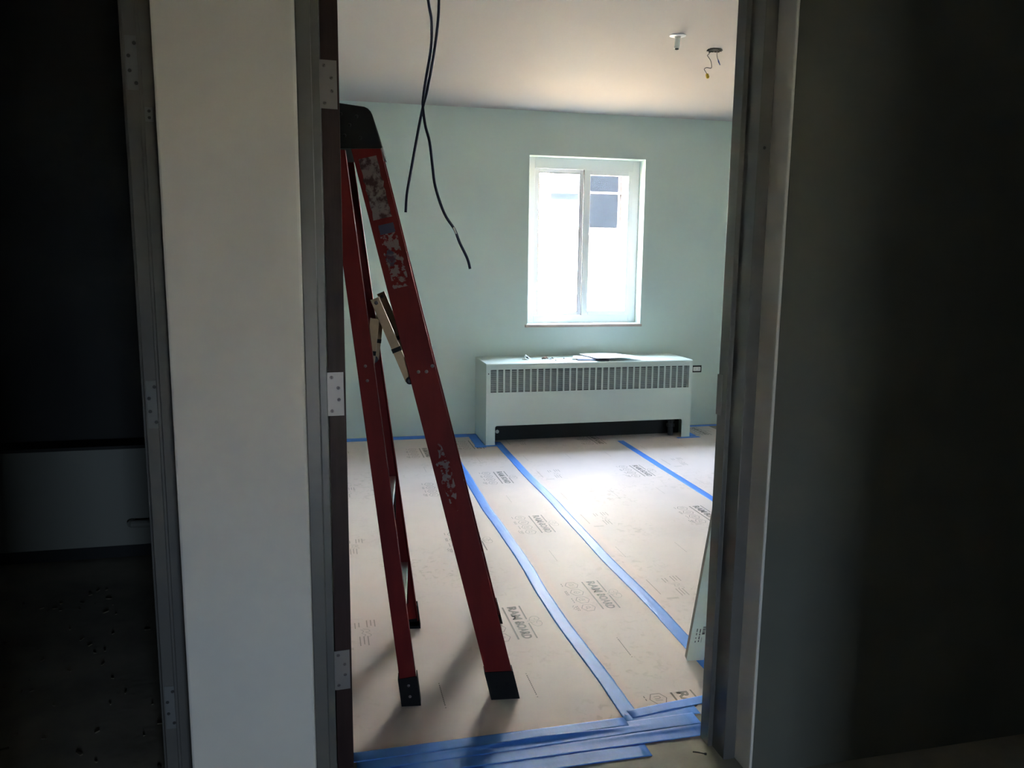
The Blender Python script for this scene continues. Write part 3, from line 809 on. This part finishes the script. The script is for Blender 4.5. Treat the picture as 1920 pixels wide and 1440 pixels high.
for s in (-1, 1):
    r_, wvF, axF = channel('front_rail', Fc, s, .0847, .028, .0045, ZB + .02, ZT)
    for z, u in ((1.085, -.012), (1.080, .012), (1.092, .034)):
        p = Fc(z) + EY * s * (hw(z)) + wvF * u
        obj('rivet', lathe(BM(), [(.0055, 0), (.005, .0018), (.0, .003)], p, EY * s, 10), M['rivet'], r_)
    q_, wvR, axR = channel('rear_rail', Rc, s, .052, .028, .004, ZB + .02, ZT - .02)
    for z in (1.10, 1.055):
        p = Rc(z) + EY * s * hw(z)
        obj('rivet', lathe(BM(), [(.005, 0), (.0045, .0018), (.0, .003)], p, EY * s, 10), M['rivet'], q_)
    # boots
    for nm, cf, wv, wd, hgt in (('foot', Fc, wvF, .094, .098), ('foot', Rc, wvR, .062, .098)):
        bm = BM()
        a = cf(.0) + EY * s * (hw(0) + .004)
        top = cf(hgt) + EY * s * (hw(hgt) + .004)
        dv = -EY * s
        pr = [(-wd / 2, 0), (wd / 2, 0), (wd / 2, .042), (wd / 2 - .003, .042), (wd / 2 - .003, .0034), (-wd / 2 + .003, .0034), (-wd / 2 + .003, .042), (-wd / 2, .042)]
        ra = [bm.verts.new(Vector((*(a + EX * u + dv * v_).xy, .001))) for u, v_ in pr]
        rb = [bm.verts.new(top + (EX if wd > .08 else wv) * u + dv * v_) for u, v_ in pr]
        for i in range(8): bm.faces.new((ra[i], ra[(i + 1) % 8], rb[(i + 1) % 8], rb[i]))
        for r2 in (ra, rb):
            bm.faces.new((r2[0], r2[1], r2[4], r2[5])); bm.faces.new((r2[1], r2[2], r2[3], r2[4])); bm.faces.new((r2[0], r2[5], r2[6], r2[7]))
        ft = obj(nm, bm, M['black_plastic'], lad)
        bm = BM()
        c0 = a + dv * .021
        prism(bm, [Vector((*(c0 + EX * u + dv * v_).xy, .002)) for u, v_ in ((-wd / 2 + .001, -.02), (wd / 2 - .001, -.02), (wd / 2 - .001, .02), (-wd / 2 + .001, .02))], (-.003, 0, .012))
        obj('sole', bm, M['black_plastic'], ft)
        for u, z in (((-.018, .05), (.018, .05)) if wd > .08 else ((0, .035), (0, .072))):
            p = cf(z) + EY * s * (hw(z) + .004) + wv * u
            obj('rivet', lathe(BM(), [(.005, 0), (.0045, .0015), (.0, .0028)], p, EY * s, 10), M['black_plastic'] if wd > .08 else M['rivet'], ft)
    # spreader arms folded upwards (inverted V)
    zc1 = 1.062
    P1 = Fc(zc1) + EY * s * (hw(zc1) - .030) + wvF * -.046
    H = Vector((.160, 0, 1.300)); 
    base = Fc(1.18) + EY * s * (hw(1.18) - .030)
    H = Vector((P1.x - .098, P1.y + .012, 1.292))
    zc2 = 1.07
    P2 = Rc(zc2) + EY * s * (hw(zc2) - .034) + wvR * .004
    for nm, a, b_, sh in (('spreader_arm', P1, H + (H - P1).normalized() * .014, 0), ('spreader_arm', P2, H - (H - P2).normalized() * .05, .008)):
        ax = (b_ - a).normalized()
        wv = EY.cross(ax).normalized()
        bm = BM()
        c0, c1 = a - EY * s * sh, b_ - EY * s * sh
        obb(bm, c0, c1, wv * .027, EY * .003)
        obb(bm, c0 + wv * .0125 + EY * .006, c1 + wv * .0125 + EY * .006, wv * .0025, EY * .012)
        obb(bm, c0 - wv * .0125 + EY * .006, c1 - wv * .0125 + EY * .006, wv * .0025, EY * .012)
        ar = obj(nm, bm, M['spreader'], lad)
        band = c0.lerp(c1, .38)
        obj('band', obb(BM(), band - ax * .007, band + ax * .007, wv * .030, EY * .006), M['black_plastic'], ar)
        obj('pivot', lathe(BM(), [(.011, -.004), (.012, 0), (.012, .006), (.006, .010)], c0, -EY, 12), M['wire_dark'], ar)
    obj('hinge_pin', lathe(BM(), [(.006, 0), (.006, .006), (.003, .009)], H - EY * .004, -EY, 10), M['wire_dark'], lad)
# top cap
zc0 = 1.745
pr = [(.028, 1.742), (.194, 1.748)] + [(x, z) for x, z in ((.189, 1.765), (.166, 1.842), (.161, 1.852), (.153, 1.860), (.143, 1.864))] + [(.060, 1.872), (.048, 1.872), (.040, 1.866), (.034, 1.85)]
bm = BM()
yn = 2.673 - .188
# extrude along EY
prism(bm, [Vector((x + .0, yn + .0, z)) for x, z in pr], EY * .378)
cp = obj('top_cap', bm, M['black_plastic'], lad, bevel=.004, seg=2)
for k, (x, z) in enumerate(((.075, 1.84), (.10, 1.81), (.085, 1.78), (.13, 1.775), (.12, 1.835))):
    obj('rivet', lathe(BM(), [(.005, 0), (.0045, .0015), (.0, .003)], (x, yn, z), (0, -1, 0), 10), M['black_plastic'], cp)
# steps
for k in range(5):
    z = .30 * (k + 1)
    a = Fc(z) - EY * (hw(z) - .004); b_ = Fc(z) + EY * (hw(z) - .004)
    bm = BM()
    obb(bm, a, b_, EX * .074, EZ * .004)
    obb(bm, a + EX * .035 - EZ * .012, b_ + EX * .035 - EZ * .012, EX * .003, EZ * .024)
    obb(bm, a - EX * .035 - EZ * .012, b_ - EX * .035 - EZ * .012, EX * .003, EZ * .024)
    st_ = obj('step', bm, M['alu'], lad)
# rear cross bars with braces
for z in (.27, .62):
    a = Rc(z) - EY * (hw(z) - .006); b_ = Rc(z) + EY * (hw(z) - .006)
    bm = BM()
    obb(bm, a, b_, EX * .030, EZ * .003)
    obb(bm, a + EX * .014 - EZ * .012, b_ + EX * .014 - EZ * .012, EX * .003, EZ * .024)
    cb = obj('cross_bar', bm, M['alu'], lad)
    if z < .7:
        for s in (-1, 1):
            bm = BM()
            p = Rc(z) + EY * s * (hw(z) - .012)
            prism(bm, [p + EX * .012, p - EY * s * .11 + EX * .012, p - EZ * .17 + EX * .012 + EY * s * .010], EX * .003)
            obj('gusset', bm, M['black_plastic'], cb)
# worn labels on the near front rail
def label_patch(z0, z1, wid, m, name='worn_label', off=0.0, rough=.006, taper=0, seed=1):
    bm = BM()
    n = 14
    L_, R_ = [], []
    for i in range(n + 1):
        z = z0 + (z1 - z0) * i / n
        c = Fc(z) - EY * (hw(z) + .0006)
        ws = wid * (1 if not taper else max(.15, math.sin(math.pi * (i + .6) / (n + 1.2))) )
        lo = -ws / 2 + rough * noise.noise((i * .9, seed, 1)) + off
        hi = ws / 2 + rough * noise.noise((i * .9, seed, 7)) + off
        L_.append(bm.verts.new(c + wvF * lo)); R_.append(bm.verts.new(c + wvF * hi))
    for i in range(n): bm.faces.new((L_[i], R_[i], R_[i + 1], L_[i + 1]))
    return obj(name, bm, m, lad)
wvF = (EX - (Fc(1) - EY * hw(1) - Fc(0) + EY * hw(0)).normalized() * EX.dot((Fc(1) - EY * hw(1) - Fc(0) + EY * hw(0)).normalized())).normalized()
label_patch(1.722, 1.545, .054, M['sticker'], seed=3, off=-.002)
label_patch(1.500, 1.340, .050, M['sticker_worn'], seed=8, off=.002)
label_patch(1.528, 1.500, .046, M['sticker_navy'], seed=5, off=.002, rough=.003)
label_patch(1.455, 1.405, .030, M['sticker_navy'], seed=6, off=-.008, rough=.012, taper=1)
label_patch(.86, .64, .040, M['sticker_worn'], name='scuffed_label', seed=12, off=-.006, rough=.016, taper=1)

# ------------------------------------------------------------------ cables hanging from the ceiling
c1 = [(.30, 2.60, ZC), (.322, 2.6, 2.40), (.347, 2.60, 2.205), (.357, 2.6, 2.145), (.355, 2.6, 2.067), (.341, 2.6, 1.988), (.331, 2.6, 1.924), (.329, 2.6, 1.892), (.336, 2.6, 1.837), (.349, 2.6, 1.789), (.358, 2.6, 1.717), (.367, 2.6, 1.651), (.395, 2.6, 1.570), (.428, 2.6, 1.520), (.445, 2.6, 1.478), (.470, 2.6, 1.428), (.479, 2.6, 1.395)]
c2 = [(.37, 2.62, ZC), (.384, 2.62, 2.38), (.383, 2.62, 2.214), (.378, 2.62, 2.136), (.364, 2.62, 2.041), (.345, 2.62, 1.944), (.332, 2.62, 1.896), (.318, 2.62, 1.831), (.302, 2.62, 1.749), (.288, 2.62, 1.675), (.279, 2.62, 1.626), (.275, 2.62, 1.571)]
o = obj('cable', tube(BM(), smooth_path(c1, 5), .0045, 10), M['cable'], None, 'longer navy cable hanging from the ceiling, its end bent to the right', 'cable', 'cables hanging from the ceiling', smooth=True)
bm = BM(); tube(bm, [(.4240, 2.5975, 1.5260), (.4330, 2.5975, 1.5060)], .0030, 8)
obj('printed_mark', bm, M['white_plastic'], o)
obj('cable', tube(BM(), smooth_path(c2, 5), .0045, 10), M['cable'], None, 'shorter navy cable hanging from the ceiling, its end straight down', 'cable', 'cables hanging from the ceiling', smooth=True)

# sprinkler stub and junction hole with wires
sp = empty('sprinkler_stub', (1.816, 4.03, ZC), 'short pipe stub with a round collar on the ceiling', 'pipe')
obj('collar', lathe(BM(), [(.041, 0), (.042, -.002), (.036, -.004), (.016, -.006), (.016, 0)], (1.816, 4.03, ZC), (0, 0, 1), 24), M['vinyl'], sp)
obj('pipe', tube(BM(), [(1.816, 4.03, ZC - .010), (1.814, 4.03, ZC - .052), (1.811, 4.03, ZC - .064)], .0135, 14), M['white_plastic'], sp)
obj('plug', lathe(BM(), [(.010, 0), (.0095, -.006), (.004, -.008)], (1.8115, 4.026, ZC - .0635), (-.05, -.1, 1), 10), M['wire_dark'], sp)
jb = empty('junction_hole', (2.127, 4.235, ZC), 'rough ceiling hole with two loose wires hanging out', 'ceiling hole')
bm = BM()
pts = []
for k in range(18):
    a = 2 * math.pi * k / 18
    rr = .036 * (1 + .25 * noise.noise((math.cos(a) * 2, math.sin(a) * 2, 3)))
    pts.append((2.127 + rr * math.cos(a), 4.235 + rr * .95 * math.sin(a), ZC - .0015))
prism(bm, pts, (0, 0, .003))
obj('hole', bm, M['hole'], jb)
bm = BM()
for k in range(14):
    a = 2 * math.pi * k / 14 + .1
    obb(bm, (2.127 + .033 * math.cos(a), 4.235 + .031 * math.sin(a), ZC), (2.127 + .037 * math.cos(a), 4.235 + .035 * math.sin(a), ZC - .004 - .005 * random.random()), (.012, 0, 0), (0, .008, 0))
obj('plaster_rim', bm, M['hole'], jb)
wr = obj('wire', tube(BM(), smooth_path([(2.100, 4.235, ZC), (2.097, 4.235, 2.536), (2.086, 4.235, 2.524), (2.094, 4.235, 2.514), (2.108, 4.235, 2.495), (2.114, 4.235, 2.468), (2.108, 4.235, 2.459), (2.085, 4.235, 2.461), (2.071, 4.235, 2.452), (2.079, 4.235, 2.440), (2.088, 4.235, 2.428)], 5), .0017, 6), M['wire_dark'], jb)
obj('wire_nut', lathe(BM(), [(.004, 0), (.0075, .002), (.0095, .020), (.006, .026), (.002, .0275)], (2.087, 4.235, 2.430), (.35, 0, -1), 10), M['yellow'], wr)
wr = obj('wire', tube(BM(), smooth_path([(2.144, 4.235, ZC), (2.142, 4.235, 2.535), (2.145, 4.235, 2.516), (2.150, 4.235, 2.505)], 5), .0016, 6), M['wire_dark'], jb)
obj('wire_end', tube(BM(), [(2.149, 4.235, 2.508), (2.154, 4.235, 2.496), (2.159, 4.235, 2.487), (2.163, 4.235, 2.479)], [.002, .0042, .0028, .0022], 8), M['blue_tip'], wr)

# ------------------------------------------------------------------ trim board leaning against the inner side of the door wall
tb = empty('trim_board', (1.28, 2.49, 0), 'narrow white trim board with a printed label leaning behind the right jamb', 'board')
nh = Vector((-.105, -.9945, 0)); wd = Vector((.9945, -.105, 0))
lean = .30
up = (EZ + nh * lean).normalized()
fn = wd.cross(up).normalized()        # face normal
if fn.y > 0: fn = -fn
B0 = Vector((1.254, 2.490, 0.003))
Lb, Wb, Tb = 1.30, .066, .018
bm = BM()
prism(bm, [B0 + wd * .004, B0 + wd * Wb, B0 + wd * Wb + up * Lb, B0 + up * Lb, B0 + up * .006], -fn * Tb)
me = mesh_of('plank', bm, M['board_face'])
me.materials.append(M['board_edge'])
for p in me.polygons:
    if abs(p.normal.dot(wd)) > .7 and p.normal.dot(wd) < 0: p.material_index = 1
pk = obj('plank', me, None, tb)
def on_face(u, v_): return B0 + wd * u + up * v_ + fn * .0004
bm = BM()
def fq(u0_, u1_, v0_, v1_): bm.faces.new([bm.verts.new(on_face(*p)) for p in ((u0_, v0_), (u1_, v0_), (u1_, v1_), (u0_, v1_))])
for k in range(7): fq(.040, .050, .128 + k * .0044, .1305 + k * .0044 + (.001 if k % 3 == 0 else 0))
fq(.040, .050, .122, .1275)
for a, b_ in ((.130, .148), (.118, .127), (.100, .114), (.088, .096)): fq(.030, .0335, a, b_)
for a, b_ in ((.135, .150), (.120, .130), (.104, .110), (.086, .094)): fq(.0185, .0215, a, b_)
for a, b_ in ((.085, .108),): fq(.041, .0422, a, b_)
obj('printed_label', bm, M['ink_black'], tb)

# ------------------------------------------------------------------ low ledge and odds and ends in the dark room and on the hall floor
lg = empty('low_ledge', (-1.5, DY + .08, 0), 'low pale boxed ledge along the far wall of the dark room', 'ledge')
obj('face', abox(-3.04, -0.43, DY, DY + .16, .06, .530), M['ledge'], lg, bevel=.004)
obj('base_strip', abox(-3.04, -0.43, DY + .012, DY + .16, 0, .06), M['void'], lg)
obj('top_edge', abox(-3.04, -0.43, DY - .004, DY + .16, .530, .545), M['dark_wall'], lg)
obj('grab_rail', tube(BM(), smooth_path([(-.885, DY, .175), (-.880, DY - .03, .175), (-.86, DY - .04, .175), (-.62, DY - .04, .175), (-.60, DY - .03, .175), (-.595, DY, .175)], 4), .018, 10), M['ledge'], lg)

bm = BM()
for k in range(170):
    x, y = random.uniform(-1.5, -.42), random.uniform(1.35, 3.6)
    s_ = random.uniform(.003, .010) * random.choice((.6, 1, 1.4))
    a = random.uniform(0, 6.28)
    d = Vector((math.cos(a), math.sin(a), 0))
    obb(bm, Vector((x, y, .0015)) - d * s_, Vector((x, y, .0015)) + d * s_, Vector((-d.y, d.x, 0)) * s_ * .6, (0, 0, .003))
obj('wood_chips', bm, mat('pale_chips', (0.30, 0.25, 0.17), .8, var=.8, vscale=9), None, 'tiny wood chips scattered on the dark concrete floor', 'debris', kind='stuff')
bm = BM()
tube(bm, smooth_path([(1.035, 1.985, .004), (1.048, 1.978, .005), (1.060, 1.972, .004), (1.070, 1.966, .004)], 4), [.0022] * 6 + [.0018] * 4 + [.0035] * 3, 6)
obj('splinter', bm, M['screw_dark'], None, 'small dark splinter on the concrete by the right jamb', 'splinter')

# ------------------------------------------------------------------ outside the window
obj('floor_outside', abox(-25, 35, 6.60, 45, -.45, -.15), M['pale_ground'], kind='structure', label='pale sunlit ground outside the window', cat='ground')
nb = empty('neighbour_building', (8, 11, -.15), 'cream building seen through the window', 'building')
NX0, NX1, NZ0, NZ1 = 3.14, 4.262, 1.815, 3.05
bm = BM()
box(bm, 2.2, NX0, 11, 11.3, 1.7, 4.2)
box(bm, NX1, 16, 11, 11.3, 1.7, 4.2)
box(bm, NX0, NX1, 11, 11.3, 1.7, NZ0)
box(bm, NX0, NX1, 11, 11.3, NZ1, 4.2)
box(bm, 2.2, 2.5, 11.3, 18, -.15, 4.2)
obj('wall', bm, M['facade'], nb)
obj('added_plinth', abox(2.2, 16, 10.98, 11.3, -.15, 1.7), M['added_plinth'], nb)  # added darker base, cuts the light bounced up to the room's ceiling
obj('roof', abox(2.0, 16.2, 10.9, 18.2, 4.2, 4.45), M['facade'], nb)
wf = rect_frame('window', NX0, NX1, NZ0, NZ1, 11.06, 11.12, .04, .04, .03, .05, M['brown_frame'], nb, 0)
obj('pane', abox(NX0 + .04, NX1 - .04, 11.085, 11.09, NZ0 + .03, NZ1 - .05), mat_glass('dark_glass', (.9, .92, .95), .006), wf)
obj('rail', abox(NX0 + .04, NX1 - .04, 11.06, 11.10, 2.315, 2.342), M['rail_grey'], wf)
obj('sill', abox(NX0 - .05, NX1 + .05, 10.95, 11.06, NZ0 - .07, NZ0), M['facade'], wf)
bm = BM()
box(bm, 2.5, 8, 14.0, 14.2, -.15, 4.2)
box(bm, 2.5, 8, 11.3, 14.0, 3.4, 3.5)
obj('inner_room', bm, M['void'], nb)
obj('haze_panel', abox(NX0 + .04, 3.72, 11.125, 11.135, NZ0 + .02, NZ1 - .05), M['haze_panel'], nb)  # added panel, its colour stands in for sky haze reflected in the pane
